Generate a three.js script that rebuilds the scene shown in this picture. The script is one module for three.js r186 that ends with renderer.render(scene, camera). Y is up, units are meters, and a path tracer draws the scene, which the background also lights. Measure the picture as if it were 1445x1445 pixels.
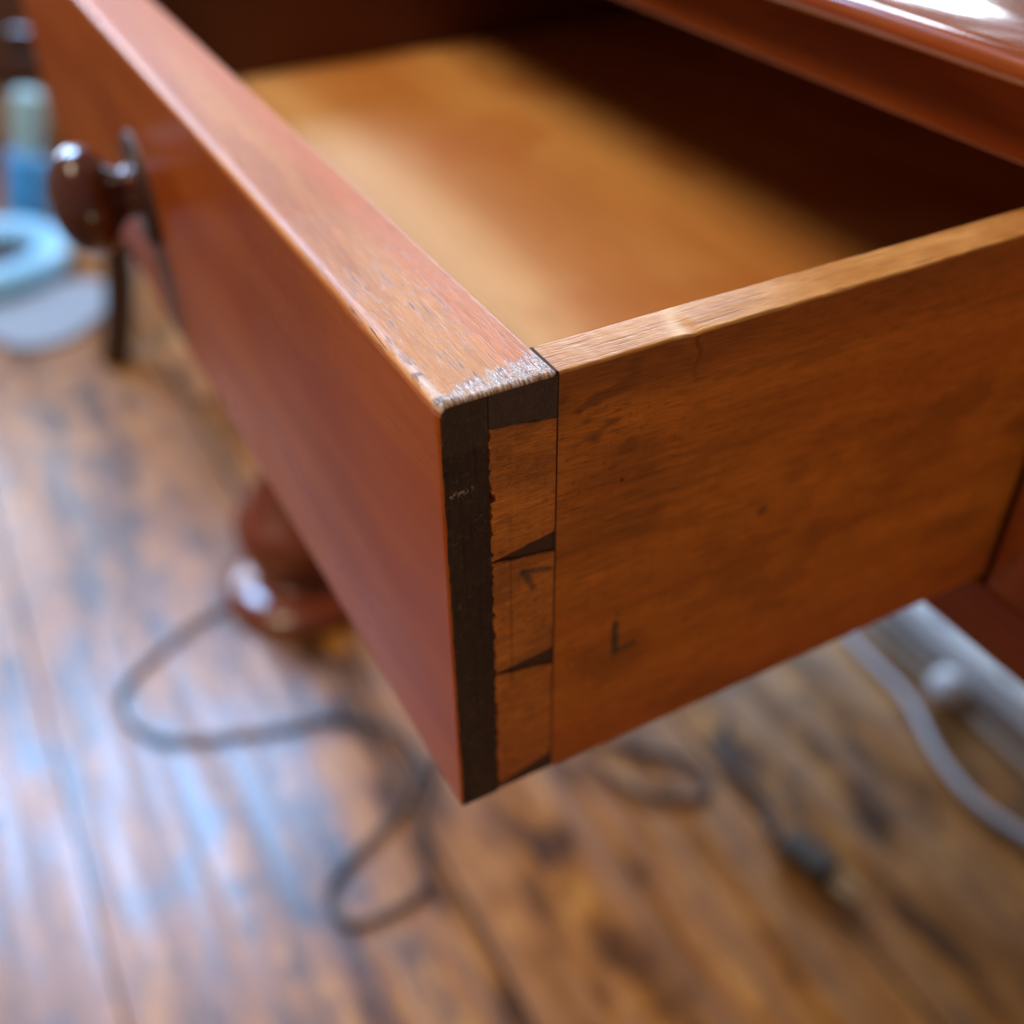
import * as THREE from 'three';
import { mergeGeometries } from 'three/addons/utils/BufferGeometryUtils.js';
import { RoundedBoxGeometry } from 'three/addons/geometries/RoundedBoxGeometry.js';
import { RectAreaLightUniformsLib } from 'three/addons/lights/RectAreaLightUniformsLib.js';

// ------------------------------------------------------------------ camera, light, exposure
const TOP = 0.70;                       // height of the drawer's top edge over the floor
const scene = new THREE.Scene();
const camera = new THREE.PerspectiveCamera(50.526, 1, 0.02, 30);
{
  const right = new THREE.Vector3(0.47141162, -0.00972745, -0.88185966);
  const up = new THREE.Vector3(-0.5484776, 0.77980113, -0.30179881);
  const back = new THREE.Vector3(0.69061089, 0.62595174, 0.36227203);
  camera.quaternion.setFromRotationMatrix(new THREE.Matrix4().makeBasis(right, up, back));
  camera.position.set(0.1479, TOP + 0.1048, 0.063);
  camera.focus = 0.207;
  camera.userData.fStop = camera.getFocalLength() / 6.2;      // an opening of 6.2 mm
}
RectAreaLightUniformsLib.init();
scene.background = new THREE.Color().setRGB(0.120, 0.104, 0.092);
const renderer = new THREE.WebGLRenderer({ antialias: true });
renderer.setSize(1024, 1024);
renderer.toneMapping = THREE.LinearToneMapping;
renderer.toneMappingExposure = 1.0;
renderer.shadowMap.enabled = true;

// ------------------------------------------------------------------ helpers
const { sin, cos, PI, abs, min, max, floor, sqrt, exp, round } = Math;
const clamp = (x, a = 0, b = 1) => min(b, max(a, x));
const sst = (a, b, x) => { const t = clamp((x - a) / (b - a)); return t * t * (3 - 2 * t); };
const lerp = (a, b, t) => a + (b - a) * t;
const mix3 = (a, b, t) => [lerp(a[0], b[0], t), lerp(a[1], b[1], t), lerp(a[2], b[2], t)];
function hash(x, y, s) {
  let h = Math.imul(x | 0, 374761393) ^ Math.imul(y | 0, 668265263) ^ Math.imul(s | 0, 1274126177);
  h = Math.imul(h ^ (h >>> 13), 1103515245); h = Math.imul(h ^ (h >>> 16), 2246822519);
  return ((h ^ (h >>> 15)) >>> 0) / 4294967296;
}
function vn(x, y, s, px = 0, py = 0) {                // value noise, periodic if px / py are given
  const xi = floor(x), yi = floor(y), fx = x - xi, fy = y - yi;
  const u = fx * fx * (3 - 2 * fx), v = fy * fy * (3 - 2 * fy);
  const w = (a, p) => (p ? ((a % p) + p) % p : a);
  const x0 = w(xi, px), x1 = w(xi + 1, px), y0 = w(yi, py), y1 = w(yi + 1, py);
  return lerp(lerp(hash(x0, y0, s), hash(x1, y0, s), u), lerp(hash(x0, y1, s), hash(x1, y1, s), u), v);
}
function fbm(x, y, s, n = 4, px = 0, py = 0) {
  let a = 0.5, t = 0, k = 0;
  for (let i = 0; i < n; i++) { t += a * vn(x, y, s + i * 17, px, py); k += a; a *= 0.5; x *= 2; y *= 2; px *= 2; py *= 2; }
  return t / k;
}
let seed = 7;
const rnd = () => { seed = (seed + 0x6d2b79f5) | 0; let t = Math.imul(seed ^ (seed >>> 15), 1 | seed); t = (t + Math.imul(t ^ (t >>> 7), 61 | t)) ^ t; return ((t ^ (t >>> 14)) >>> 0) / 4294967296; };
const toS = (c) => { c = clamp(c); return 255 * (c <= 0.0031308 ? 12.92 * c : 1.055 * c ** (1 / 2.4) - 0.055); };
// maps(w, h, [metres u, metres v], f): f(u, v) in metres gives [r, g, b, height 0..1, roughness 0..1]
function maps(w, h, [mu, mv], f, wrap = false) {
  const c = new Uint8Array(w * h * 4), b = new Uint8Array(w * h * 4), r = new Uint8Array(w * h * 4);
  for (let j = 0; j < h; j++) for (let i = 0; i < w; i++) {
    const o = f((i + 0.5) / w * mu, (j + 0.5) / h * mv), k = (j * w + i) * 4;
    c[k] = toS(o[0]); c[k + 1] = toS(o[1]); c[k + 2] = toS(o[2]); c[k + 3] = 255;
    b[k] = b[k + 1] = b[k + 2] = 255 * clamp(o[3]); b[k + 3] = 255;
    r[k] = r[k + 2] = 0; r[k + 1] = 255 * clamp(o[4]); r[k + 3] = 255;
  }
  return [c, b, r].map((d, n) => {
    const t = new THREE.DataTexture(d, w, h, THREE.RGBAFormat);
    t.magFilter = THREE.LinearFilter; t.minFilter = THREE.LinearMipmapLinearFilter; t.generateMipmaps = true;
    t.wrapS = t.wrapT = wrap ? THREE.RepeatWrapping : THREE.ClampToEdgeWrapping;
    if (n === 0) t.colorSpace = THREE.SRGBColorSpace;
    t.repeat.set(1 / mu, 1 / mv);                      // uv are metres
    t.needsUpdate = true;
    return t;
  });
}
function mapped([map, bumpMap, roughnessMap], bumpScale, extra = {}) {
  return new THREE.MeshPhysicalMaterial({ map, bumpMap, roughnessMap, bumpScale, roughness: 1, ...extra });
}
function plain(r, g, b, roughness = 0.5, extra = {}) {
  const m = new THREE.MeshPhysicalMaterial({ roughness, ...extra }); m.color.setRGB(r, g, b); return m;
}
const taken = {};
function numbered(n) { const k = (taken[n] = (taken[n] ?? -1) + 1); return k ? `${n}_${String(k).padStart(3, '0')}` : n; }
function tag(o, label, category, group, kind) {
  if (label) o.userData.label = label;
  if (category) o.userData.category = category;
  if (group) o.userData.group = group;
  if (kind) o.userData.kind = kind;
  return o;
}
function thing(name, label, category, [x, y, z] = [0, 0, 0], group) {
  const o = new THREE.Group(); o.name = numbered(name); o.position.set(x, y, z); scene.add(o);
  return tag(o, label, category, group);
}
function part(name, geometry, material, parent, at, turn) {
  const m = new THREE.Mesh(geometry, material); m.name = name; m.castShadow = m.receiveShadow = true;
  if (at) m.position.set(...at);
  if (turn) m.rotation.set(...turn);
  parent.add(m); return m;
}
function soloMesh(name, geometry, material, label, category, group, kind) {
  const m = part(numbered(name), geometry, material, scene); return tag(m, label, category, group, kind);
}
// a grid surface: P(i, j) gives [x, y, z, u, v]; flip turns the faces over
function gridGeo(ni, nj, P, flip = false) {
  const pos = [], uv = [], idx = [];
  for (let i = 0; i <= ni; i++) for (let j = 0; j <= nj; j++) { const p = P(i, j); pos.push(p[0], p[1], p[2]); uv.push(p[3], p[4]); }
  const at = (i, j) => i * (nj + 1) + j;
  for (let i = 0; i < ni; i++) for (let j = 0; j < nj; j++) {
    const a = at(i, j), b = at(i + 1, j), c = at(i + 1, j + 1), d = at(i, j + 1);
    flip ? idx.push(a, c, b, a, d, c) : idx.push(a, b, c, a, c, d);
  }
  const g = new THREE.BufferGeometry();
  g.setAttribute('position', new THREE.Float32BufferAttribute(pos, 3));
  g.setAttribute('uv', new THREE.Float32BufferAttribute(uv, 2));
  g.setIndex(idx); g.computeVertexNormals(); return g;
}
// a box with uv in metres: grain along axis 0 x, 1 y or 2 z; edges rounded by r
function woodBox(x0, x1, y0, y1, z0, z1, grain = 0, r = 0.0008, off = [0, 0]) {
  const g = new RoundedBoxGeometry(x1 - x0, y1 - y0, z1 - z0, 2, min(r, (x1 - x0) * 0.45, (y1 - y0) * 0.45, (z1 - z0) * 0.45));
  g.translate((x0 + x1) / 2, (y0 + y1) / 2, (z0 + z1) / 2);
  metreUV(g, grain, off); return g;
}
function metreUV(g, grain, off = [0, 0]) {
  const p = g.attributes.position, n = g.attributes.normal, uv = new Float32Array(p.count * 2);
  for (let i = 0; i < p.count; i++) {
    const q = [p.getX(i), p.getY(i), p.getZ(i)], m = [abs(n.getX(i)), abs(n.getY(i)), abs(n.getZ(i))];
    const k = m.indexOf(max(...m)), others = [0, 1, 2].filter((a) => a !== k);
    const ua = others.includes(grain) ? grain : others[0], va = others.find((a) => a !== ua);
    uv[2 * i] = q[ua] + off[0]; uv[2 * i + 1] = q[va] + off[1];
  }
  g.setAttribute('uv', new THREE.BufferAttribute(uv, 2));
}
const plainMerge = (list) => mergeGeometries(list.map((g) => { const h = g.index ? g.toNonIndexed() : g; for (const k of Object.keys(h.attributes)) if (!['position', 'normal', 'uv'].includes(k)) h.deleteAttribute(k); return h; }));
function tube(points, r, n = 120, closed = false) {
  return new THREE.TubeGeometry(new THREE.CatmullRomCurve3(points.map((p) => new THREE.Vector3(...p)), closed, 'centripetal'), n, r, 10, closed);
}

// ------------------------------------------------------------------ lamps: a daylight window on the far left, a warm globe overhead
{
  const w = thing('window', 'tall bright daylight window set high beyond the left of the drawer', 'window', [-2.7, TOP + 1.95, 0.25]);
  const H = 1.3, W = 1.3;
  const glow = new THREE.MeshStandardMaterial({ color: 0x000000, emissive: new THREE.Color().setRGB(0.70, 0.84, 1.0), emissiveIntensity: 4.0, roughness: 1 });
  for (const [y, z] of [[-1, -1], [-1, 1], [1, -1], [1, 1]]) part('pane', new THREE.BoxGeometry(0.01, H / 2 - 0.05, W / 2 - 0.05), glow, w, [0, y * H / 4, z * W / 4]);
  const white = plain(0.7, 0.7, 0.68, 0.5);
  part('frame', plainMerge([
    woodBox(-0.03, 0.03, -H / 2 - 0.05, -H / 2, -W / 2 - 0.05, W / 2 + 0.05), woodBox(-0.03, 0.03, H / 2, H / 2 + 0.05, -W / 2 - 0.05, W / 2 + 0.05),
    woodBox(-0.03, 0.03, -H / 2, H / 2, -W / 2 - 0.05, -W / 2), woodBox(-0.03, 0.03, -H / 2, H / 2, W / 2, W / 2 + 0.05),
    woodBox(-0.02, 0.008, -0.02, 0.02, -W / 2, W / 2), woodBox(-0.02, 0.007, -H / 2, H / 2, -0.02, 0.02)]), white, w);
  const sun = new THREE.RectAreaLight(new THREE.Color().setRGB(0.38, 0.66, 1.16), 24, W, H);
  sun.position.set(-2.67, TOP + 1.95, 0.25); sun.lookAt(-1, TOP + 1.95, 0.25); scene.add(sun);

  const w3 = thing('window', 'low wide daylight window under the high one at the far left', 'window', [-2.75, TOP + 0.5, 0.45]);
  part('pane', new THREE.BoxGeometry(0.01, 0.5, 0.9), glow, w3);
  part('frame', plainMerge([woodBox(-0.03, 0.03, 0.25, 0.30, -0.5, 0.5), woodBox(-0.03, 0.03, -0.30, -0.25, -0.5, 0.5), woodBox(-0.03, 0.03, -0.25, 0.25, -0.5, -0.45), woodBox(-0.03, 0.03, -0.25, 0.25, 0.45, 0.5)]), white, w3);
  const sun3 = new THREE.RectAreaLight(new THREE.Color().setRGB(0.60, 0.78, 1.08), 6.5, 0.9, 0.5);
  sun3.position.set(-2.71, TOP + 0.5, 0.45); sun3.lookAt(-1, TOP + 0.5, 0.45); scene.add(sun3);
  // a smaller window in the back corner of the room
  const w2 = thing('window', 'broad daylight window in the far back corner behind the desk', 'window', [-2.68, TOP + 0.72, -2.17]);
  w2.rotation.y = -0.64;
  part('pane', new THREE.BoxGeometry(0.01, 0.8, 1.3), glow, w2);
  part('frame', plainMerge([woodBox(-0.03, 0.03, 0.40, 0.45, -0.7, 0.7), woodBox(-0.03, 0.03, -0.45, -0.40, -0.7, 0.7), woodBox(-0.03, 0.03, -0.40, 0.40, -0.7, -0.65), woodBox(-0.03, 0.03, -0.40, 0.40, 0.65, 0.7)]), white, w2);
  const sun2 = new THREE.RectAreaLight(new THREE.Color().setRGB(0.74, 0.86, 1.0), 20, 1.4, 0.9);
  sun2.position.set(-2.65, TOP + 0.72, -2.15); sun2.lookAt(-2.65 + cos(0.64), TOP + 0.72, -2.15 + sin(0.64)); scene.add(sun2);

  const fl = thing('added_side_lamp', 'unseen warm lamp added low at the right to brighten the drawer side', 'lamp', [0.72, 0.42, 0.36]);  // added lamp, stands in for light bounced up from the floor
  part('globe', new THREE.SphereGeometry(0.09, 24, 16), new THREE.MeshStandardMaterial({ color: 0x000000, emissive: new THREE.Color().setRGB(1, 0.72, 0.42), emissiveIntensity: 3, roughness: 1 }), fl);
  part('stand', new THREE.CylinderGeometry(0.012, 0.012, 0.33, 16), plain(0.1, 0.08, 0.06, 0.3), fl, [0, -0.25, 0]);
  part('foot', new THREE.CylinderGeometry(0.09, 0.10, 0.02, 32), plain(0.1, 0.08, 0.06, 0.3), fl, [0, -0.41, 0]);
  const low = new THREE.SpotLight(new THREE.Color().setRGB(1, 0.72, 0.42), 0.44, 0, 0.62, 0.7, 2);
  low.target.position.set(0, TOP - 0.04, -0.10); scene.add(low.target);
  low.position.set(0.72, 0.42, 0.36); low.castShadow = true; low.shadow.radius = 4; scene.add(low);

  const l = thing('ceiling_lamp', 'round warm white globe lamp hanging overhead', 'lamp', [-0.58, TOP + 1.12, 0.74]);
  part('globe', new THREE.SphereGeometry(0.23, 32, 20), new THREE.MeshStandardMaterial({ color: 0x000000, emissive: new THREE.Color().setRGB(1, 0.8, 0.55), emissiveIntensity: 6, roughness: 1 }), l);
  part('cap', new THREE.CylinderGeometry(0.03, 0.05, 0.05, 24), plain(0.5, 0.4, 0.2, 0.3, { metalness: 1 }), l, [0, 0.245, 0]);
  const bulb = new THREE.PointLight(new THREE.Color().setRGB(1, 0.80, 0.56), 6.0, 0, 2);
  bulb.position.set(-0.58, TOP + 1.12, 0.74); bulb.castShadow = true; bulb.shadow.radius = 11; scene.add(bulb);
}

// ------------------------------------------------------------------ surfaces
const H = 0.115, T = 0.0244, S = 0.0108, W = 0.545, DEPTH = 0.45, PULL = 0.17, LAP = 0.0097;
// polished mahogany, grain along u
function mahogany(u, v, s, lite = 1) {
  const wob = (fbm(u * 9, v * 14, s + 5, 3) - 0.5) * 0.02;
  const bands = fbm(u * 7, (v + wob) * 90, s, 4), fine = vn(u * 60, v * 1500, s + 9) * 0.6 + vn(u * 140, v * 3200, s + 11) * 0.4;
  let c = mix3([0.23, 0.040, 0.006], [0.31, 0.072, 0.010], sst(0.3, 0.7, bands));
  const pore = sst(0.70, 0.92, vn(u * 130, v * 2400, s + 21)) * sst(0.35, 0.6, bands);
  c = mix3(c, [0.10, 0.022, 0.007], pore * 0.55);
  const k = lite * (0.86 + 0.28 * fine);
  return [c[0] * k, c[1] * k, c[2] * k, 0.6 - pore * 0.35, 0.16 + 0.06 * bands];
}
const T_front = maps(2048, 512, [0.6, 0.12], (u, v) => {
  const o = mahogany(u, v, 31);
  const cloud = fbm(u * 14, v * 22, 79, 3), base = mix3([0.205, 0.036, 0.0055], [0.315, 0.070, 0.010], sst(0.25, 0.75, cloud));
  for (let k = 0; k < 3; k++) o[k] = lerp(o[k], base[k], 0.45) * 0.93;
  const smear = fbm(u * 22, v * 30, 77, 3); o[4] = 0.24 + 0.12 * smear;
  return o;
});
// top edge of the drawer front: u runs from the far left end (0) to the worn corner (0.6), v across from the face to the inside.
// Two maps: the long run and, at four times the detail, the last 9 cm.
const RND = 0.0026;                       // rounding of the outer top edge
function frontTop(d, v, detail) {         // d = metres from the near end, v = 0 at the outer edge
  const u = 0.6 - d;
  const bands = fbm(u * 10, v * 130 + u * 6, 41, 4), fine = vn(u * 220, v * 3800, 43);
  let c = mix3([0.40, 0.145, 0.042], [0.54, 0.235, 0.074], sst(0.28, 0.72, bands));
  c = mix3(c, [0.53, 0.165, 0.064], sst(0.62, 0.85, v / T) * 0.7);             // redder, less worn towards the inside
  const pk = sst(0.12, 0.3, d); c = mix3(c, [0.52, 0.195, 0.09], pk * 0.75);   // pinker far run: reflected sheen put into the colour
  let k = 0.85 + 0.3 * fine, h = 0.5 + 0.12 * (fine - 0.5), r = 0.46 - 0.1 * pk;
  if (detail) {
    const fade = sst(0.088, 0.045, d);                                        // finer grain dissolves into the soft far part
    const fl = vn(u * 900, v * 5200, 47); k *= 1 + fade * 0.16 * (fl - 0.5); h += fade * 0.05 * (fl - 0.5);
    const sl = v + u * 0.035, pore = sst(0.74, 0.88, vn(u * 190, sl * 5600, 51)) * sst(0.42, 0.62, vn(u * 60, sl * 420, 53)) * fade;
    c = mix3(c, [0.10, 0.055, 0.05], pore * 0.8); h -= 0.16 * pore;
    const p2 = fade * sst(0.78, 0.92, vn(u * 240, sl * 6600, 57)); c = mix3(c, [0.20, 0.08, 0.045], p2 * 0.5); h -= 0.10 * p2;
  }
  // bared, greyed fibres where the end is worn through, wider towards the inside corner
  const edge = 0.0016 + 0.26 * v + 0.0050 * (fbm(v * 2200, d * 200, 61, 3) - 0.5) + 0.0022 * (fbm(v * 380, d * 200, 62, 2) - 0.5) + (v < 0.004 ? 0.001 : 0);
  const worn = sst(edge + 0.0016, edge - 0.0012, d) * (0.55 + 0.45 * sst(0.3, 0.55, vn(d * 500, v * 4200, 66)));
  if (worn > 0) {
    const f = vn(d * 380, v * 5600, 63) * 0.6 + vn(d * 900, v * 9000, 64) * 0.4, q = fbm(d * 800, v * 3600, 65, 3);
    let wcol = mix3([0.085, 0.055, 0.045], [0.74, 0.64, 0.59], sst(0.32, 0.74, f * 0.65 + q * 0.35));
    const hole = sst(0.60, 0.72, q) * sst(0.4, 0.7, f); wcol = mix3(wcol, [0.07, 0.04, 0.03], hole * 0.8);
    c = mix3(c, wcol, worn * 0.86); h = lerp(h, 0.15 + 0.75 * f - 0.4 * hole, worn); r = lerp(r, 0.34, worn); k = lerp(k, 1, worn);
  }
  // chipped varnish along the outer arris: pale line with dark flecks
  const arris = exp(-(((v - RND * 1.15) / 0.0011) ** 2)), fleck = fbm(u * 420, v * 900, 71, 3);
  c = mix3(c, mix3([0.08, 0.06, 0.05], [0.62, 0.48, 0.36], sst(0.40, 0.55, fleck)), arris * 0.75 * sst(0.03, 0.008, d));
  const glossy = sst(RND * 1.1, RND * 0.5, v); r = lerp(r, lerp(0.40, 0.15, sst(0.02, 0.07, d)), glossy);
  c = mix3(c, [0.30, 0.075, 0.018], sst(RND * 0.75, RND * 0.25, v) * 0.9);
  return [c[0] * k, c[1] * k, c[2] * k, h, r];
}
const TOPLEN = T + 0.006;
const T_topFar = maps(1024, 128, [0.6, TOPLEN], (u, v) => frontTop(0.6 - u, v, false));
const T_topNear = maps(2048, 640, [0.09, TOPLEN], (u, v) => frontTop(0.09 - u, v, true));
// dark end grain of the lap and the half pin: u = z + T (0 inside .. T at the face), v = y + H
const T_end = maps(512, 1024, [0.03, 0.12], (u, v) => {
  const z = u - T, y = v - H;
  const n = fbm(u * 700, v * 500, 81, 4), sp = vn(u * 4200, v * 3000, 83), tall = vn(u * 260, v * 60, 85);
  let c = mix3([0.021, 0.0115, 0.0092], [0.048, 0.028, 0.022], n * 0.7 + tall * 0.3);
  const nick = sst(0.80, 0.9, vn(u * 900, v * 1600, 84)); c = mix3(c, [0.11, 0.07, 0.05], nick * 0.4);
  const saw = sst(0.6, 0.8, vn(u * 2600, v * 60, 86)); c = mix3(c, [0.012, 0.007, 0.006], saw * 0.4);
  if (y > -0.0098 && z < -LAP + 0.0004) c = mix3(c, [0.078, 0.050, 0.042], 0.6);      // top half pin is a little paler
  if (y > -0.0122 && z > -LAP) c = mix3(c, [0.055, 0.034, 0.025], 0.55 * sst(-0.0122, -0.0108, y));
  if (abs(z + LAP + 0.0002) < 0.00013 && y > -0.0095) c = [0.012, 0.007, 0.005];
  const k = 0.8 + 0.4 * sp;
  const scratch = exp(-(((y + 0.0205 + 0.10 * (z + 0.004)) / 0.0006) ** 2)) * sst(-0.007, -0.0055, z) * sst(0.45, 0.6, vn(u * 2500, v * 2500, 87));
  c = mix3(c, [0.30, 0.22, 0.18], scratch * 0.75);
  const rim = exp(-(((z + 0.0002) / 0.00035) ** 2)) * sst(0.5, 0.7, vn(u * 30, v * 420, 89)); c = mix3(c, [0.22, 0.13, 0.05], rim * 0.6);
  return [c[0] * k, c[1] * k, c[2] * k, 0.5 + 0.5 * (n - 0.5) + 0.25 * (sp - 0.5), 0.52];
});
// the drawer's side board: u = distance back from the face, v = y + H
function sideWood(u, v) {
  const wob = (fbm(u * 14, v * 20, 101, 3) - 0.5) * 0.012, y = v - H;
  const bands = fbm(u * 9 + 3, (v + wob + u * 0.04) * 120, 103, 4), broad = fbm(u * 12, v * 34, 105, 3);
  const fine = vn(u * 170, v * 2600, 107), ray = vn(u * 420, v * 700, 109);
  let c = mix3([0.35, 0.090, 0.009], [0.50, 0.155, 0.017], sst(0.2, 0.8, bands * 0.5 + broad * 0.5));
  c = mix3(c, [0.33, 0.070, 0.012], sst(0.030, 0.002, v) * 0.7);                         // redder stain low down
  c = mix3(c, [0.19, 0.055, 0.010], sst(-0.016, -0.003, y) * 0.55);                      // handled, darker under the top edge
  const streak = sst(0.55, 0.8, vn(u * 55, (v + u * 0.03) * 900, 111)) * sst(0.45, 0.7, vn(u * 18, v * 60, 113));
  c = mix3(c, [0.18, 0.055, 0.009], streak * 0.28);
  const blot = sst(0.62, 0.80, fbm(u * 120, v * 300, 115, 3)) * sst(0.09, 0.03, u) * sst(-0.055, -0.01, y); c = mix3(c, [0.12, 0.036, 0.009], blot * 0.7);
  const grime = sst(0.48, 0.75, fbm(u * 45, v * 70, 116, 4)); c = mix3(c, [0.17, 0.046, 0.008], grime * 0.45);
  const fib = vn(u * 260, (v + u * 0.03) * 5200, 117), scr = sst(0.80, 0.92, vn(u * 240, (v + u * 0.03) * 4200, 119)) * sst(0.14, 0.02, u);
  c = mix3(c, [0.12, 0.04, 0.010], scr * 0.55);
  const tick = sst(0.78, 0.9, vn(u * 420, (v + u * 0.03) * 7000, 118)), tick2 = sst(0.80, 0.9, vn(u * 700, v * 2600, 120)) * sst(0.4, 0.7, vn(u * 60, v * 90, 122));
  c = mix3(c, [0.13, 0.040, 0.008], tick * 0.45); c = mix3(c, [0.11, 0.034, 0.008], tick2 * 0.5);
  let k = 0.70 + 0.22 * fine + 0.10 * ray + 0.34 * fib, h = 0.5 + 0.22 * (fine - 0.5) + 0.2 * (bands - 0.5) - 0.2 * streak;
  return [c[0] * k, c[1] * k, c[2] * k, h, 0.46];
}
const dab = (o, a, col) => { if (a > 0) { const m = mix3(o, col, a); o[0] = m[0]; o[1] = m[1]; o[2] = m[2]; } };
const segd = (x, y, ax, ay, bx, by) => { const t = clamp(((x - ax) * (bx - ax) + (y - ay) * (by - ay)) / ((bx - ax) ** 2 + (by - ay) ** 2)); return Math.hypot(x - ax - t * (bx - ax), y - ay - t * (by - ay)); };
function sideMarks(o, u, v) {                                                              // pencil and knots on the outside
  const y = v - H, z = -u, g = 0.65 + 0.7 * vn(u * 1800, v * 1800, 121);
  const stroke = (ax, ay, bx, by, w, a) => dab(o, a * g * sst(w, w * 0.45, segd(z, y, ax, ay, bx, by)), [0.052, 0.034, 0.022]);
  stroke(-0.0414, -0.0690, -0.0416, -0.0700, 0.0006, 0.5);
  stroke(-0.0412, -0.0725, -0.0415, -0.0822, 0.0013, 0.85); stroke(-0.0415, -0.0822, -0.0468, -0.0815, 0.0011, 0.8); stroke(-0.0418, -0.0790, -0.0416, -0.0822, 0.0010, 0.4);
  dab(o, sst(0.00065, 0.0003, Math.hypot(z + 0.0404, y + 0.0307)), [0.05, 0.02, 0.008]);
  dab(o, 0.7 * sst(0.0019, 0.0006, Math.hypot((z + 0.0807) * 0.8, y + 0.0543)), [0.09, 0.026, 0.010]);
  dab(o, 0.4 * sst(0.0010, 0.0004, Math.hypot(z + 0.0295, y + 0.0105)), [0.06, 0.02, 0.008]);
  dab(o, 0.55 * sst(0.0009, 0.0002, abs(z + 0.0565 + 0.0006 * sin(y * 900))) * sst(-0.016, -0.002, y), [0.09, 0.03, 0.012]);   // small split under the edge
}
const T_side = maps(2048, 1024, [0.24, 0.12], (u, v) => { const o = sideWood(u, v); sideMarks(o, u, v); return o; });
// sawn faces of the tails
const T_tail = maps(512, 1024, [0.03, 0.12], (u, v) => {
  const y = v - H, z = -u, o = sideWood(u * 1.0 + 0.3, v);
  const fib = vn(u * 500, v * 5200, 131), blob = fbm(u * 500, v * 700, 133, 3);
  dab(o, 0.55 * sst(0.55, 0.8, fib), [0.16, 0.05, 0.012]); dab(o, 0.3 * sst(0.58, 0.74, blob), [0.15, 0.045, 0.012]);
  dab(o, 0.35 * sst(0.30, 0.18, blob), [0.58, 0.24, 0.05]);
  if (y < -0.0405 && y > -0.0785) {                                                         // the middle tail: gauge line and a pencil mark like a 7
    dab(o, 0.6 * sst(0.00028, 0.0001, abs(z + 0.0140)), [0.12, 0.035, 0.008]);
    const g = 0.6 + 0.6 * vn(u * 2400, v * 2400, 135);
    dab(o, 0.75 * g * sst(0.0011, 0.0003, segd(z, y, -0.0168, -0.0460, -0.0236, -0.0478)) * 1.1, [0.055, 0.032, 0.02]);
    dab(o, 0.75 * g * sst(0.0012, 0.0003, segd(z, y, -0.0170, -0.0462, -0.0193, -0.0515)), [0.055, 0.032, 0.02]);
    dab(o, 0.4 * g * sst(0.0014, 0.0004, segd(z, y, -0.0172, -0.0466, -0.0185, -0.0482)), [0.055, 0.032, 0.02]);
  }
  const sawn = vn(u * 160, v * 9000, 137); const k = 0.98 + 0.35 * (fib - 0.5) + 0.3 * (sawn - 0.5); o[0] *= k; o[1] *= k; o[2] *= k;
  o[3] = 0.5 + 0.35 * (fib - 0.5) + 0.3 * (blob - 0.5); o[4] = 0.55; return o;
});
const T_sideTop = maps(2048, 128, [0.24, 0.016], (u, v) => {
  const bands = fbm(u * 12, v * 200 + u * 10, 141, 4), fine = vn(u * 420, v * 4600, 143), bl = fbm(u * 90, v * 150, 145, 3);
  let c = mix3([0.43, 0.165, 0.034], [0.58, 0.27, 0.075], sst(0.3, 0.7, bands * 0.6 + bl * 0.4));
  c = mix3(c, [0.62, 0.27, 0.13], sst(0.010, 0.0125, v) * sst(0.07, 0.03, u));
  const line = sst(0.72, 0.86, vn(u * 120, v * 3300, 147)); c = mix3(c, [0.22, 0.085, 0.02], line * 0.6);
  const scuff = exp(-(((u - 0.0515 - v * 0.35) / 0.0018) ** 2)); c = mix3(c, [0.72, 0.46, 0.24], scuff * 0.6);
  const k = 0.85 + 0.3 * fine; return [c[0] * k, c[1] * k, c[2] * k, 0.5 + 0.3 * (fine - 0.5) - 0.3 * line, 0.42];
});
const T_base = maps(1024, 1024, [0.6, 0.5], (u, v) => {                                     // drawer bottom, grain along u
  const b = fbm(u * 5, v * 34 + u * 2, 151, 4), f = vn(u * 60, v * 1400, 153), broad = fbm(u * 4 + 9, v * 13, 155, 3), spot = fbm(u * 14, v * 22, 156, 3);
  let c = mix3([0.48, 0.18, 0.040], [0.62, 0.295, 0.085], sst(0.3, 0.7, b * 0.45 + broad * 0.55));
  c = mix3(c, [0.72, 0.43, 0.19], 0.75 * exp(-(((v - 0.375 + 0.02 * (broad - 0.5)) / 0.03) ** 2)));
  c = mix3(c, [0.46, 0.15, 0.03], 0.6 * sst(0.55, 0.75, spot));
  const k = 0.9 + 0.2 * f; return [c[0] * k, c[1] * k, c[2] * k, 0.5 + 0.2 * (f - 0.5), 0.5];
});
const T_desk = maps(2048, 512, [1.2, 0.3], (u, v) => { const o = mahogany(u, v, 161, 0.9); o[4] = 0.2; return o; }, true);
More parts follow.
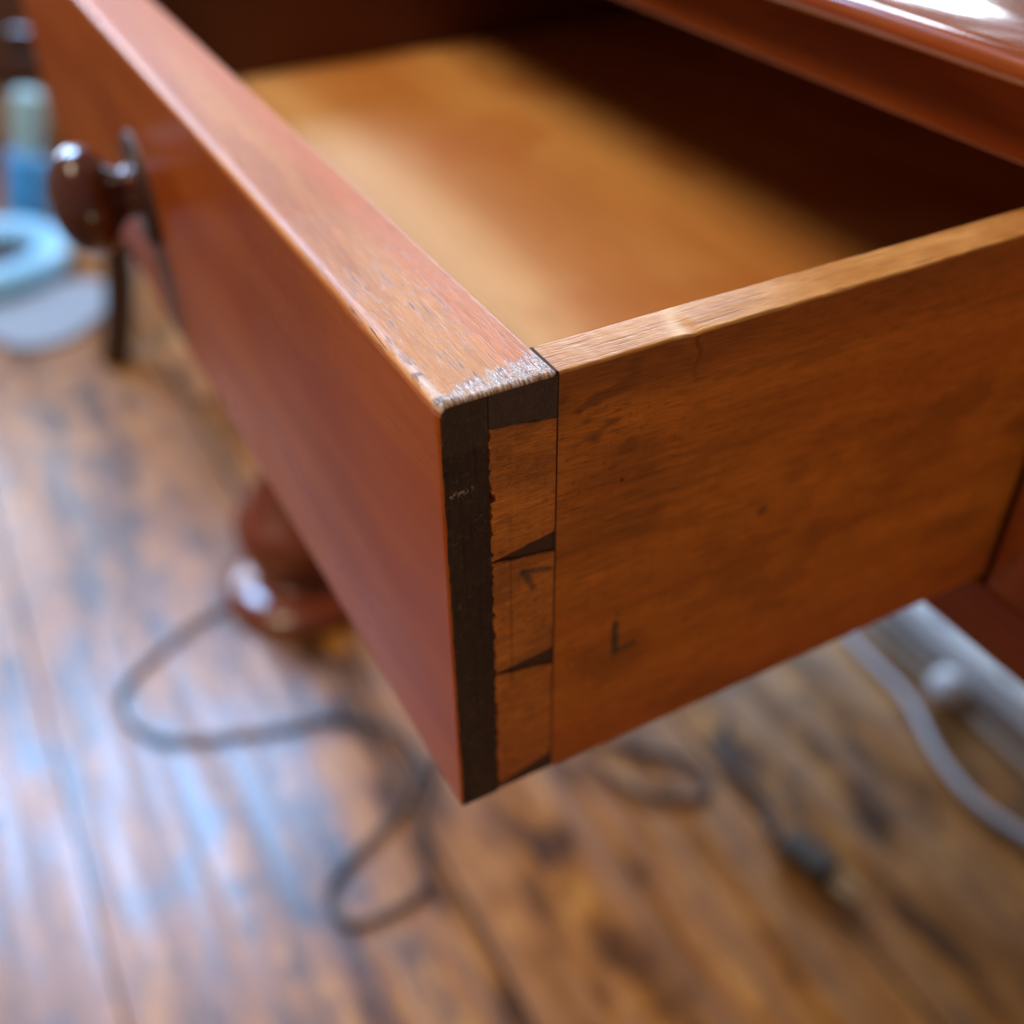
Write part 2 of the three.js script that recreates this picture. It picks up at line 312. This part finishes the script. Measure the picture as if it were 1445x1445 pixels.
const T_floor = maps(2048, 1024, [3.2, 1.6], (u, v) => {                                    // old stained boards, grain along u, tileable
  const X = 3.2, Y = 1.6, P = (a, b) => [round(X * a), round(Y * b)];
  const q = (a, b, s, n) => fbm(u * P(a, b)[0] / X, v * P(a, b)[1] / Y, s, n, ...P(a, b));
  const patch = q(18, 40, 171, 4), big = q(3, 8, 173, 3), streak = q(4, 70, 175, 3), fine = q(50, 300, 177, 2), worm = q(26, 44, 179, 3);
  const t = patch * 0.55 + big * 0.25 + streak * 0.2;
  let c = mix3([0.062, 0.021, 0.006], [0.30, 0.108, 0.016], sst(0.30, 0.53, t));
  c = mix3(c, [0.42, 0.175, 0.028], sst(0.56, 0.70, patch * 0.6 + fine * 0.4));
  c = mix3(c, [0.040, 0.019, 0.011], 0.6 * sst(0.60, 0.70, worm) * sst(0.60, 0.42, big));
  c = mix3(c, [0.07, 0.030, 0.014], 0.45 * sst(0.60, 0.74, streak));
  const k = 0.85 + 0.3 * fine;
  return [c[0] * k, c[1] * k, c[2] * k, 0.5 + 0.5 * (streak - 0.5) + 0.3 * (patch - 0.5), 0.26 + 0.22 * sst(0.35, 0.65, streak * 0.7 + patch * 0.3)];
}, true);

const M = {
  front: mapped(T_front, 0.00004, { ior: 1.21 }),
  topFar: mapped(T_topFar, 0.0001, { ior: 1.36 }), topNear: mapped(T_topNear, 0.00026, { ior: 1.42 }), end: mapped(T_end, 0.00022, { specularIntensity: 0.5 }),
  side: mapped(T_side, 0.00012), sideTop: mapped(T_sideTop, 0.0001), tail: mapped(T_tail, 0.0003),
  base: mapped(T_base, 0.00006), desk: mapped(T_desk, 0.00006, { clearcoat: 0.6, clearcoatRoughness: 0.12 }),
  floor: mapped(T_floor, 0.0006, { clearcoat: 0.5, clearcoatRoughness: 0.3 }),
  inside: plain(0.12, 0.030, 0.013, 0.5),  // far side board, its colour darkened to stand for shade
  pin: plain(0.046, 0.016, 0.010, 0.55), gap: plain(0.045, 0.015, 0.008, 0.8),
  knob: plain(0.060, 0.014, 0.008, 0.12, { clearcoat: 1, clearcoatRoughness: 0.05 }),
  raw: plain(0.26, 0.15, 0.075, 0.8),
  dark: plain(0.030, 0.012, 0.008, 0.22, { clearcoat: 0.6, clearcoatRoughness: 0.1 }),
};
M.pin.bumpMap = T_end[1]; M.pin.bumpScale = 0.0002;

// ------------------------------------------------------------------ floor of separate boards
{
  const f = new THREE.Group(); f.name = 'floor'; f.userData.kind = 'structure'; scene.add(f);
  part('subfloor', woodBox(-4.2, 1.6, -0.08, -0.021, -2.2, 2.4), plain(0.02, 0.012, 0.008, 0.9), f);
  const PW = 0.267, Z0 = -0.127;
  for (let row = -8; row <= 9; row++) {
    let x = -4.2 + rnd() * 0.5;
    const z0 = Z0 + row * PW, drop = rnd() * 0.001;
    for (let first = true; x < 1.6; first = false) {
      const L = 2.4 + rnd() * 1.6, x1 = min(x + L, 1.6), x0 = first ? -4.2 : x;
      const wide = row === -1 ? 0.007 : 0.0016;                        // one open joint
      const g = new RoundedBoxGeometry(x1 - x0 - 0.002, 0.02, PW - wide, 2, 0.0012);
      const ox = rnd() * 3.2, oz = rnd() * 1.6;
      metreUV(g, 0, [ox, oz]);
      const m = part('plank', g, M.floor, f, [(x0 + x1) / 2, -0.0105 - drop, z0 + PW / 2]);
      x = x1;
    }
  }
}

// ------------------------------------------------------------------ the drawer
const drawer = thing('drawer', 'open mahogany drawer pulled out of the desk, dovetailed corner nearest', 'drawer', [0, TOP, 0]);
{
  // --- front board: face, rounded top edge, end
  const prof = [];                                                  // [z, y, arc length] over the top, from the face to the inside
  for (let k = 0; k <= 10; k++) { const a = k / 10 * PI / 2; prof.push([-RND + RND * cos(a), -RND + RND * sin(a), RND * a]); }
  for (let k = 1; k <= 60; k++) prof.push([lerp(-RND, -T + 0.0008, k / 60), 0, RND * PI / 2 + (T - RND - 0.0008) * k / 60]);
  for (let k = 1; k <= 4; k++) { const a = k / 4 * PI / 2; prof.push([-T + 0.0008 - 0.0008 * sin(a), -0.0008 + 0.0008 * cos(a), RND * PI / 2 + (T - RND - 0.0008) + 0.0008 * a]); }
  const prev = prof[prof.length - 1]; prof.push([-T, -0.004, prev[2] + 0.0032]);
  const wearAt = (d, s) => {                                         // how much the top has sunk, d from the near end, s across
    const e = 0.0007 + 0.0011 * fbm(s * 420, 3.3, 201, 3) + 0.0012 * exp(-(((s - 0.001) / 0.003) ** 2));
    const t = clamp(1 - d / e); let w = 0.00075 * (1 - sqrt(max(0, 1 - t * t)));
    w += 0.00016 * (fbm(d * 1400, s * 2600, 203, 3) - 0.5) * sst(0.012, 0.001, d);          // torn fibres
    w += 0.00022 * (fbm(d * 300, s * 100, 205, 3) - 0.45) * exp(-(((s - RND) / 0.0016) ** 2)) * sst(0.06, 0.008, d);
    return w;
  };
  const topPoint = (x, j) => {
    const [z, y, s] = prof[j], w = wearAt(-x, s), a = s < RND * PI / 2 ? s / RND : PI / 2, inner = z < -T + 0.0008 ? 0.3 : 1;
    return [x, y - w * sin(a) * inner, z - w * cos(a) * 0.8, x, s];
  };
  const near = [], NR = 230;                                         // x stations, finer towards the end
  for (let i = 0; i <= NR; i++) { const t = i / NR; near.push(-0.09 * (1 - t) ** 1.8); }
  const nearTop = gridGeo(NR, prof.length - 1, (i, j) => { const p = topPoint(near[i], j); return [p[0], p[1], p[2], p[3] + 0.09, p[4]]; });
  const farTop = gridGeo(180, prof.length - 1, (i, j) => { const p = topPoint(lerp(-W, -0.09, i / 180), j); return [p[0], p[1], p[2], p[3] + 0.6, p[4]]; });
  const face = gridGeo(120, 40, (i, j) => {
    const x = -W * (1 - (i / 120)) ** 1.7, y = lerp(-H, -RND, j / 40), chip = 0.00035 * sst(0.45, 0.8, fbm(y * 260, 1.7, 211, 3));
    const e = clamp(1 + x / 0.0008); return [x, y, -(0.00025 + chip) * e * e - wearAt(-x, 0) * 0.8 * (j === 40 ? 1 : 0), x + 0.6, y + H];
  }, true);
  // bottom and inside
  const rest = plainMerge([
    gridGeo(1, 1, (i, j) => { const x = i ? 0 : -W, z = j ? 0 : -LAP; return [x, -H, z, x + 0.6, z + 0.1]; }, true),
    gridGeo(1, 1, (i, j) => { const x = i ? -S : -W, z = j ? -LAP : -T; return [x, -H, z, x + 0.6, z + 0.1]; }, true),
    gridGeo(1, 1, (i, j) => { const x = i ? -S : -W, y = j ? -0.004 : -H; return [x, y, -T, x + 0.6, y + H]; }),
    gridGeo(1, 1, (i, j) => { const z = i ? 0 : -T, y = j ? 0 : -H; return [-W, y, z, z + 0.1, y + H]; }),
    gridGeo(1, 1, (i, j) => { const z = i ? -LAP : -T, y = j ? -0.008 : -H; return [-S, y, z, z + 0.1, y + H]; }),
    gridGeo(1, 1, (i, j) => { const x = i ? -S : 0, y = j ? -0.008 : -H; return [x * 0.98, y, -LAP, x + 0.6, y + H]; }),
  ]);
  // the dark end: an L of lap and top half pin, its upper rim following the worn top
  const rim = [], inner = [];
  const edgeZ = (y) => -(0.00025 + 0.00035 * sst(0.45, 0.8, fbm(y * 260, 1.7, 211, 3)));
  const shape = new THREE.Shape();
  shape.moveTo(-LAP, -H);
  for (let k = 0; k <= 40; k++) { const y = lerp(-H, -RND - 0.0002, k / 40); shape.lineTo(edgeZ(y), y); }
  for (let j = 0; j < prof.length - 1; j++) { const p = topPoint(0, j); shape.lineTo(p[2], p[1]); }
  shape.lineTo(-T, -0.0100); for (let k = 0; k <= 12; k++) shape.lineTo(lerp(-T, -LAP, k / 12), lerp(-0.0099, -0.0079, k / 12) + 0.0003 * (hash(k, 3, 9) - 0.5));
  shape.closePath();
  const cap = new THREE.ShapeGeometry(shape); cap.rotateY(-PI / 2);          // shape x becomes z
  {
    const p = cap.attributes.position, uv = cap.attributes.uv, n = cap.attributes.normal;
    for (let i = 0; i < p.count; i++) { uv.setXY(i, p.getZ(i) + T, p.getY(i) + H); n.setXYZ(i, 1, 0, 0); p.setX(i, -0.00004); }
    const ix = cap.index.array; for (let i = 0; i < ix.length; i += 3) { const t = ix[i]; ix[i] = ix[i + 1]; ix[i + 1] = t; }
  }
  const groups = [nearTop, farTop, face, rest, cap].map((g) => (g.index ? g.toNonIndexed() : g));
  const front = part('drawer_front', mergeGeometries(groups, true), [M.topNear, M.topFar, M.front, M.desk, M.end], drawer);

  const prism = (pts, mat, name, parent, x1, bevel) => {             // pts are [z, y]; the piece fills the joint from -S to x1
    const s = new THREE.Shape(pts.map(([z, y]) => new THREE.Vector2(-z, y)));
    const g = new THREE.ExtrudeGeometry(s, { depth: S - bevel + x1, bevelEnabled: bevel > 0, bevelThickness: bevel, bevelSize: bevel, bevelOffset: -bevel, bevelSegments: 1, steps: 1 });
    g.rotateY(PI / 2); g.translate(-S, 0, 0);
    const p = g.attributes.position, uv = g.attributes.uv;
    for (let i = 0; i < p.count; i++) uv.setXY(i, name === 'dovetail_pin' ? p.getZ(i) + T : -p.getZ(i), p.getY(i) + H);
    return part(name, g, mat, parent);
  };
  const G = 0.00016, E = -T - 0.0001;
  const pin = (tip, top, bot) => prism([[-LAP, tip], [E, top], [E, bot]], M.pin, 'dovetail_pin', front, -0.0005, 0);
  pin(-0.0402, -0.0370, -0.0440); pin(-0.0732, -0.0710, -0.0785); prism([[-LAP, -0.1118], [E, -0.1078], [E, -H + 0.0001], [-LAP, -H + 0.0001]], M.pin, 'dovetail_pin', front, -0.0004, 0);

  // --- near side board with its three tails
  const nz = 260, sp = [];
  sp.push([-S, -H], [-S, -0.02], [-S, -0.0009]);
  for (let k = 1; k <= 4; k++) { const a = k / 4 * PI / 2; sp.push([-S + 0.0007 - 0.0007 * cos(a), -0.0009 + 0.0007 * sin(a)]); }
  for (let k = 1; k <= 10; k++) sp.push([lerp(-S + 0.0007, -0.0006, k / 10), -0.0002]);
  for (let k = 1; k <= 4; k++) { const a = k / 4 * PI / 2; sp.push([-0.0006 + 0.0006 * sin(a), -0.0002 - 0.0006 + 0.0006 * cos(a)]); }
  const nTop = sp.length - 1;
  const zz = (i) => -T - 0.00042 - (DEPTH - T) * (i / nz) ** 1.6;
  const dent = (z, x) => {
    let d = 0.0003 * (fbm(-z * 60, 0.3, 221, 3) - 0.5) + 0.00008 * (fbm(-z * 500, x * 200, 223, 2) - 0.5) + 0.00006 * (fbm(-z * 900, x * 2500, 225, 2) - 0.5);
    d -= 0.00025 * exp(-(((z + 0.0555) / 0.0012) ** 2)) * sst(-0.008, -0.001, x);                       // nick
    d -= 0.0002 * sst(-0.052, -0.0545, z) * sst(-0.16, -0.06, z) * sst(-0.006, 0, x); return d;
  };
  const topGeo = gridGeo(nz, nTop - 2, (i, j) => { const [x, y] = sp[j + 2], z = zz(i); return [x - 0.0002 * (fbm(-z * 300, y * 900, 227, 2) - 0.5) * (x > -0.002 ? 1 : 0), y + dent(z, x), z, -z, -x + 0.001]; }, true);
  const outGeo = gridGeo(nz, 1, (i, j) => { const z = zz(i), x0 = sp[nTop][0] - 0.0002 * (fbm(-z * 300, sp[nTop][1] * 900, 227, 2) - 0.5); return j ? [0, -H, z, -z, 0] : [x0, sp[nTop][1] + dent(z, 0), z, -z, H - 0.0008]; }, true);
  const inGeo = gridGeo(nz, 1, (i, j) => { const z = zz(i), y = j ? -0.0009 + dent(z, -S) : -H; return [-S, y, z, -z, y + H]; }, true);
  const under = plainMerge([woodBox(-S + 0.0002, -0.0002, -H - 0.0001, -H + 0.001, -DEPTH, -T - 0.0006, 2, 0.0001, [0.1, 0]), woodBox(-S + 0.0003, -0.0005, -H + 0.0005, -0.0002, -T - 0.0015, -T + 0.0004, 1, 0.0001)]);
  const side = part('drawer_side', mergeGeometries([topGeo, outGeo, inGeo, under].map((g) => (g.index ? g.toNonIndexed() : g)), true), [M.sideTop, M.side, M.side, M.gap], drawer);
  const ragged = (y0, y1, s) => { const out = []; const n = round(abs(y1 - y0) / 0.0006); for (let k = 0; k <= n; k++) { const y = lerp(y0, y1, k / n); let z = -LAP - 0.0001 - 0.0004 * max(0, fbm(y * 900, s, 231, 3) - 0.40) * 4.4; if (s === 1 && abs(y + 0.0243) < 0.0009) z -= 0.0013; out.push([z, y]); } return out; };
  const sawn = (y0, y1, s, up) => Array.from({ length: 12 }, (_, k) => { const t = (k + 1) / 12; return [lerp(-LAP - 0.0002, -T - 0.0001, t), lerp(y0, y1, t) + up * 0.0006 * (fbm(t * 9, s * 3.7, 235, 2) - 0.5) * sin(t * PI)]; });
  const tail = (yt0, yt1, yb1, yb0, s) => prism([...ragged(yb0, yt0, s), ...sawn(yt0, yt1, s, 1), ...sawn(yb0, yb1, s + 7, -1).reverse()], M.tail, 'dovetail_tail', side, 0.00012, 0.0002);
  tail(-0.0081, -0.0101, -0.0380, -0.0406, 1); tail(-0.0409, -0.0434, -0.0720, -0.0736, 2); tail(-0.0739, -0.0772, -0.1086, -0.1126, 3);

  // --- far side, back, bottom, knob
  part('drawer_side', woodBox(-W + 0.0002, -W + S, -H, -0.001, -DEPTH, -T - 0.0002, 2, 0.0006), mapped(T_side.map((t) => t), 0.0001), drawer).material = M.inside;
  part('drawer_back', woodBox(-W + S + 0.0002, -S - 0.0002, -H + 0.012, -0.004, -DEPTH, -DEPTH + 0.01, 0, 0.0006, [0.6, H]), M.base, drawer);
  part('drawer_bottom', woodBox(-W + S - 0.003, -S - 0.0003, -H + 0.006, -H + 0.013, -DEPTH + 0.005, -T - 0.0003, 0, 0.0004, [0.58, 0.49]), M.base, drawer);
  const kp = [[0, 0.034], [0.006, 0.0335], [0.013, 0.031], [0.0185, 0.0265], [0.0205, 0.021], [0.0185, 0.0155], [0.0125, 0.011], [0.0095, 0.0075], [0.0105, 0.0045], [0.0150, 0.0030], [0.0165, 0.0012], [0.0165, 0]];
  const kc = new THREE.SplineCurve(kp.map((p) => new THREE.Vector2(...p))).getPoints(60).reverse();
  const kg = new THREE.LatheGeometry(kc, 48); kg.rotateX(PI / 2);
  part('knob_shade_disc', new THREE.LatheGeometry([[0.0, 0.003], [0.0185, 0.003], [0.0215, 0.0015], [0.0220, 0]].reverse().map((p) => new THREE.Vector2(...p)), 48).rotateX(PI / 2), plain(0.028, 0.011, 0.008, 0.55), drawer, [-W / 2, -0.0575, 0]);  // dark disc put in for the shade and reflection round the knob
  part('knob', kg, M.knob, drawer, [-W / 2, -0.0575, 0.0001]);
}

// ------------------------------------------------------------------ the desk the drawer belongs to
const desk = thing('desk', 'mahogany desk with glossy moulded top that the drawer slides into', 'desk', [0, 0, -PULL]);
{
  const X0 = -0.782, X1 = 0.17, B = -0.48;                              // left, right, back (z from the front plane)
  const y = (v) => TOP + v;
  // top: lip profile swept along x
  const zl = 0.020, yb = 0.0265, yt = 0.0350, pr = [[-0.02, yb], [zl - 0.003, yb]];
  for (let k = 1; k <= 14; k++) { const a = k / 14 * PI; pr.push([zl - 0.0032 + 0.0032 * sin(a), yb + 0.0034 - 0.0034 * cos(a)]); }        // bead
  pr.push([zl - 0.0040, yb + 0.0064], [zl - 0.0044, yb + 0.0068]);
  for (let k = 1; k <= 14; k++) { const t = k / 14; pr.push([zl - 0.0044 - 0.018 * t, yb + 0.0068 + (yt - yb - 0.0068) * sin(t * PI / 2)]); }  // gentle thumb moulding
  pr.push([zl - 0.03, yt], [-0.05, yt], [B, yt]);
  let len = 0; const arc = pr.map((p, i) => (len += i ? Math.hypot(p[0] - pr[i - 1][0], p[1] - pr[i - 1][1]) : 0));
  const lip = gridGeo(200, pr.length - 1, (i, j) => { const x = lerp(X0 - 0.02, X1 + 0.02, i / 200), n = 0.0004 * (fbm(x * 60, j * 0.5, 241, 2) - 0.5); return [x, y(pr[j][1]) + n, pr[j][0], x + 1, arc[j]]; }, true);
  part('desk_top', lip, M.desk, desk);
  part('top_lining', woodBox(X0 - 0.018, X1 + 0.018, y(yb) + 0.0005, y(yt) - 0.002, B, -0.006, 0, 0.0005), M.raw, desk);
  part('top_rail', woodBox(X0 + 0.06, X1 - 0.06, y(0.0029), y(0.0262), -0.022, 0, 0, 0.0008, [0.3, 0.2]), M.desk, desk);
  part('bottom_rail', woodBox(X0 + 0.06, X1 - 0.06, y(-0.1373), y(-H - 0.0004), -0.30, -0.0003, 0, 0.0012, [0.7, 0.1]), M.desk, desk);
  part('dust_board', woodBox(X0 + 0.061, X1 - 0.061, y(-0.128), y(-H - 0.0010), B + 0.02, -0.2995, 0, 0.0005), M.raw, desk);
  part('stile', woodBox(0.0040, X1 - 0.06, y(-H), y(0.0028), -0.022, -0.0006, 1, 0.0008, [0.2, 0.1]), M.desk, desk);
  part('stile', woodBox(X0 + 0.06, -W - 0.003, y(-H), y(0.0028), -0.022, -0.0006, 1, 0.0008, [0.4, 0.1]), M.desk, desk);
  part('side_panel', woodBox(X1 - 0.058, X1 - 0.038, y(-0.135), y(0.026), B + 0.02, -0.03, 2, 0.0008), M.raw, desk);
  part('side_panel', woodBox(X0 + 0.038, X0 + 0.058, y(-0.135), y(0.026), B + 0.02, -0.03, 2, 0.0008), M.raw, desk);
  part('back_panel', woodBox(X0 + 0.06, X1 - 0.06, y(-0.135), y(0.026), B, B + 0.018, 0, 0.0008), M.raw, desk);
  // turned legs with big bun feet
  const lp = [[0.074, 0.0], [0.082, 0.004], [0.084, 0.012], [0.080, 0.019], [0.070, 0.0245], [0.055, 0.029], [0.046, 0.034], [0.045, 0.042], [0.052, 0.054], [0.062, 0.070], [0.064, 0.088], [0.060, 0.106], [0.046, 0.120], [0.036, 0.130], [0.040, 0.135], [0.036, 0.140], [0.026, 0.16], [0.024, 0.20], [0.028, 0.30], [0.034, 0.42], [0.036, 0.50], [0.030, 0.53], [0.036, 0.545], [0.034, 0.56]];
  const lc = new THREE.SplineCurve(lp.map((p) => new THREE.Vector2(...p))).getPoints(150);
  const lg = new THREE.LatheGeometry(lc, 48);
  const legMat = plain(0.17, 0.035, 0.016, 0.2, { clearcoat: 1, clearcoatRoughness: 0.12 });
  for (const [x, z] of [[X0 + 0.045, 0.027], [X1 - 0.045, 0.0], [X0 + 0.045, B + 0.04], [X1 - 0.045, B + 0.04]]) {
    const leg = part('leg', lg, legMat, desk, [x, 0.0, z]);
    part('leg_block', woodBox(-0.022, 0.022, 0.56, TOP + 0.026, -0.022, 0.022, 1, 0.001), M.desk, leg);
  }
}

// ------------------------------------------------------------------ things on the floor
const cord = plain(0.030, 0.028, 0.030, 0.5);
{
  const F = 0.0030;
  soloMesh('power_cable', tube([[-0.66, F, -0.30], [-0.70, F, -0.16], [-0.74, F, -0.06], [-0.71, F, 0.02], [-0.665, F, 0.072], [-0.60, F, 0.055], [-0.56, F, -0.03], [-0.53, F, -0.12], [-0.47, F, -0.155], [-0.42, F + 0.002, -0.125], [-0.37, F, -0.035], [-0.335, F, -0.035], [-0.335, F, -0.105], [-0.40, F + 0.003, -0.13], [-0.46, F, -0.19], [-0.44, F, -0.27], [-0.385, F, -0.32], [-0.33, F, -0.375], [-0.300, F, -0.365], [-0.325, F, -0.315], [-0.39, F, -0.29]], 0.0028, 400), cord,
    'dark cable lying in loops on the floorboards under the drawer', 'cable');
  const c2 = thing('plug_lead', 'short dark lead ending in a grey plug on the floor right of the loops', 'cable', [0, 0, 0]);
  part('lead', tube([[-0.36, F, -0.43], [-0.317, F, -0.40], [-0.272, F, -0.405], [-0.235, F, -0.388]], 0.0042, 60), cord, c2);
  const pl = part('plug', new RoundedBoxGeometry(0.048, 0.018, 0.026, 3, 0.006), plain(0.05, 0.036, 0.028, 0.6), c2, [-0.205, 0.0095, -0.397], [0, 0.25, 0]);
  part('pin', new THREE.CylinderGeometry(0.0024, 0.0024, 0.02, 12), plain(0.6, 0.55, 0.4, 0.3, { metalness: 1 }), pl, [0.038, 0, 0.007], [0, 0, PI / 2]);
  part('pin', new THREE.CylinderGeometry(0.0024, 0.0024, 0.02, 12), plain(0.6, 0.55, 0.4, 0.3, { metalness: 1 }), pl, [0.038, 0, -0.007], [0, 0, PI / 2]);

  // unseen dark covering, added to darken what the polished face mirrors
  const added_rug = thing('added_rug', 'unseen dark brown floor covering added to darken the reflection in the drawer face', 'added_rug', [-1.0, 0, 1.00]);
  part('pile', new RoundedBoxGeometry(2.0, 0.010, 1.5, 2, 0.004), plain(0.045, 0.022, 0.013, 0.95), added_rug, [0, 0.0062, 0]);
  for (const e of [-1, 1]) part('border', new RoundedBoxGeometry(1.98, 0.003, 0.05, 2, 0.001), plain(0.09, 0.045, 0.022, 0.95), added_rug, [0, 0.0120, e * 0.68]);

  // white power strip, plug and cords under the desk at the right
  const white = plain(0.82, 0.84, 0.84, 0.3, { clearcoat: 0.6, clearcoatRoughness: 0.2 });
  const ps = thing('power_strip', 'long white power strip on the floor under the right of the desk', 'power strip', [-0.15, 0, -0.688]);
  part('body', new RoundedBoxGeometry(0.52, 0.04, 0.055, 4, 0.006), white, ps, [0, 0.0205, 0]);
  for (let k = 0; k < 5; k++) part('socket', new THREE.CylinderGeometry(0.017, 0.017, 0.002, 24), plain(0.25, 0.25, 0.25, 0.5), ps, [-0.19 + k * 0.085, 0.0410, 0]);
  soloMesh('white_cord', tube([[-0.43, 0.004, -0.66], [-0.405, 0.004, -0.612], [-0.365, 0.004, -0.605], [-0.30, 0.004, -0.600], [-0.233, 0.004, -0.575], [-0.182, 0.004, -0.566], [-0.135, 0.004, -0.575], [-0.05, 0.004, -0.60]], 0.0042, 120), plain(0.55, 0.58, 0.62, 0.45), 'pale grey cord curving away from the white power strip', 'cord');
  const c3 = thing('cord', 'beige cord with a round white plug lying beside the power strip', 'cord', [0, 0, 0]);
  part('lead', tube([[-0.46, 0.004, -0.645], [-0.39, 0.004, -0.642], [-0.29, 0.004, -0.640], [-0.187, 0.004, -0.636], [-0.05, 0.004, -0.63]], 0.004, 80), plain(0.55, 0.47, 0.36, 0.5), c3);
  part('plug', new THREE.SphereGeometry(0.017, 24, 16), plain(0.8, 0.8, 0.82, 0.4), c3, [-0.283, 0.018, -0.632]);

  // far left
  const ring = soloMesh('plastic_ring', new THREE.TorusGeometry(0.10, 0.027, 20, 64).rotateX(PI / 2), plain(0.32, 0.68, 1.0, 0.35), 'pale cyan plastic ring lying on the floor at the far left', 'ring');
  ring.position.set(-1.70, 0.028, 0.05);
  const b = thing('spray_bottle', 'bright blue bottle with pale upper half leaning behind the cyan ring', 'bottle', [-1.90, 0.004, -0.035]);
  b.rotation.x = -0.27;
  const body = new THREE.LatheGeometry([[0, 0], [0.033, 0.002], [0.036, 0.01], [0.036, 0.10], [0.030, 0.12], [0, 0.12]].map((p) => new THREE.Vector2(...p)), 32);
  part('body', body, plain(0.07, 0.38, 0.86, 0.3), b);
  part('neck', new THREE.LatheGeometry([[0.0, 0.118], [0.026, 0.119], [0.026, 0.215], [0.020, 0.222], [0, 0.222]].map((p) => new THREE.Vector2(...p)), 32), plain(0.40, 0.66, 0.76, 0.5), b);
  const glarePatch = soloMesh('floor_glare_patch', gridGeo(40, 40, (i, j) => { const a = i / 40 * 2 * PI, r = j / 40 * (0.105 + 0.012 * sin(a * 3 + 1)); return [r * cos(a), 0.007 + 0.0 * fbm(r * 20 + 9, a * 2, 301, 2) * (j < 40 ? 1 : 0) - (j === 40 ? 0.005 : 0), r * sin(a), r, a]; }, true), plain(0.26, 0.29, 0.34, 0.6), 'pale grey patch standing in for window glare on the floor beside the dark chair leg', 'mat');  // pale sheet laid in place of glare on the boards
  glarePatch.position.set(-1.52, 0.001, 0.0);
  // dark chair with sabre legs, further back on the left
  const ch = thing('chair', 'dark wooden chair with curved legs standing beyond the drawer knob', 'chair', [-1.32, 0, -0.307]);
  ch.rotation.y = PI / 4;
  part('seat', new RoundedBoxGeometry(0.38, 0.035, 0.38, 4, 0.012), M.dark, ch, [0, 0.44, 0]);
  for (const [x, z] of [[0.17, 0.17], [0.17, -0.17], [-0.17, 0.17], [-0.17, -0.17]]) part('leg', tube([[x * 0.85, 0.43, z * 0.85], [x * 0.80, 0.28, z * 0.80], [x * 0.86, 0.12, z * 0.86], [x, 0, z]], 0.023, 30), M.dark, ch);
  part('stretcher', tube([[-0.145, 0.17, 0.145], [-0.145, 0.17, -0.145]], 0.009, 6), M.dark, ch);
  // brown cupboard that closes the view
  const cb = thing('cupboard', 'low brown wooden cupboard against the far left wall', 'cupboard', [-2.35, 0, -0.35]);
  part('plinth', woodBox(-0.02, 0.02, 0, 0.10, -0.6, 0.6, 2, 0.003), plain(0.42, 0.30, 0.20, 0.5), cb);
  part('carcass', woodBox(-0.3, 0.0, 0.1, 0.6, -0.6, 0.6, 2, 0.004), plain(0.09, 0.04, 0.025, 0.4), cb);
  for (const s of [-1, 1]) { const d = part('door', woodBox(0, 0.02, 0.13, 0.57, s * 0.29 - 0.275, s * 0.29 + 0.275, 1, 0.004), plain(0.11, 0.05, 0.03, 0.35), cb); part('handle', new THREE.SphereGeometry(0.016, 16, 12), M.knob, d, [0.032, 0.4, s * 0.06]); }
}
renderer.render(scene, camera);
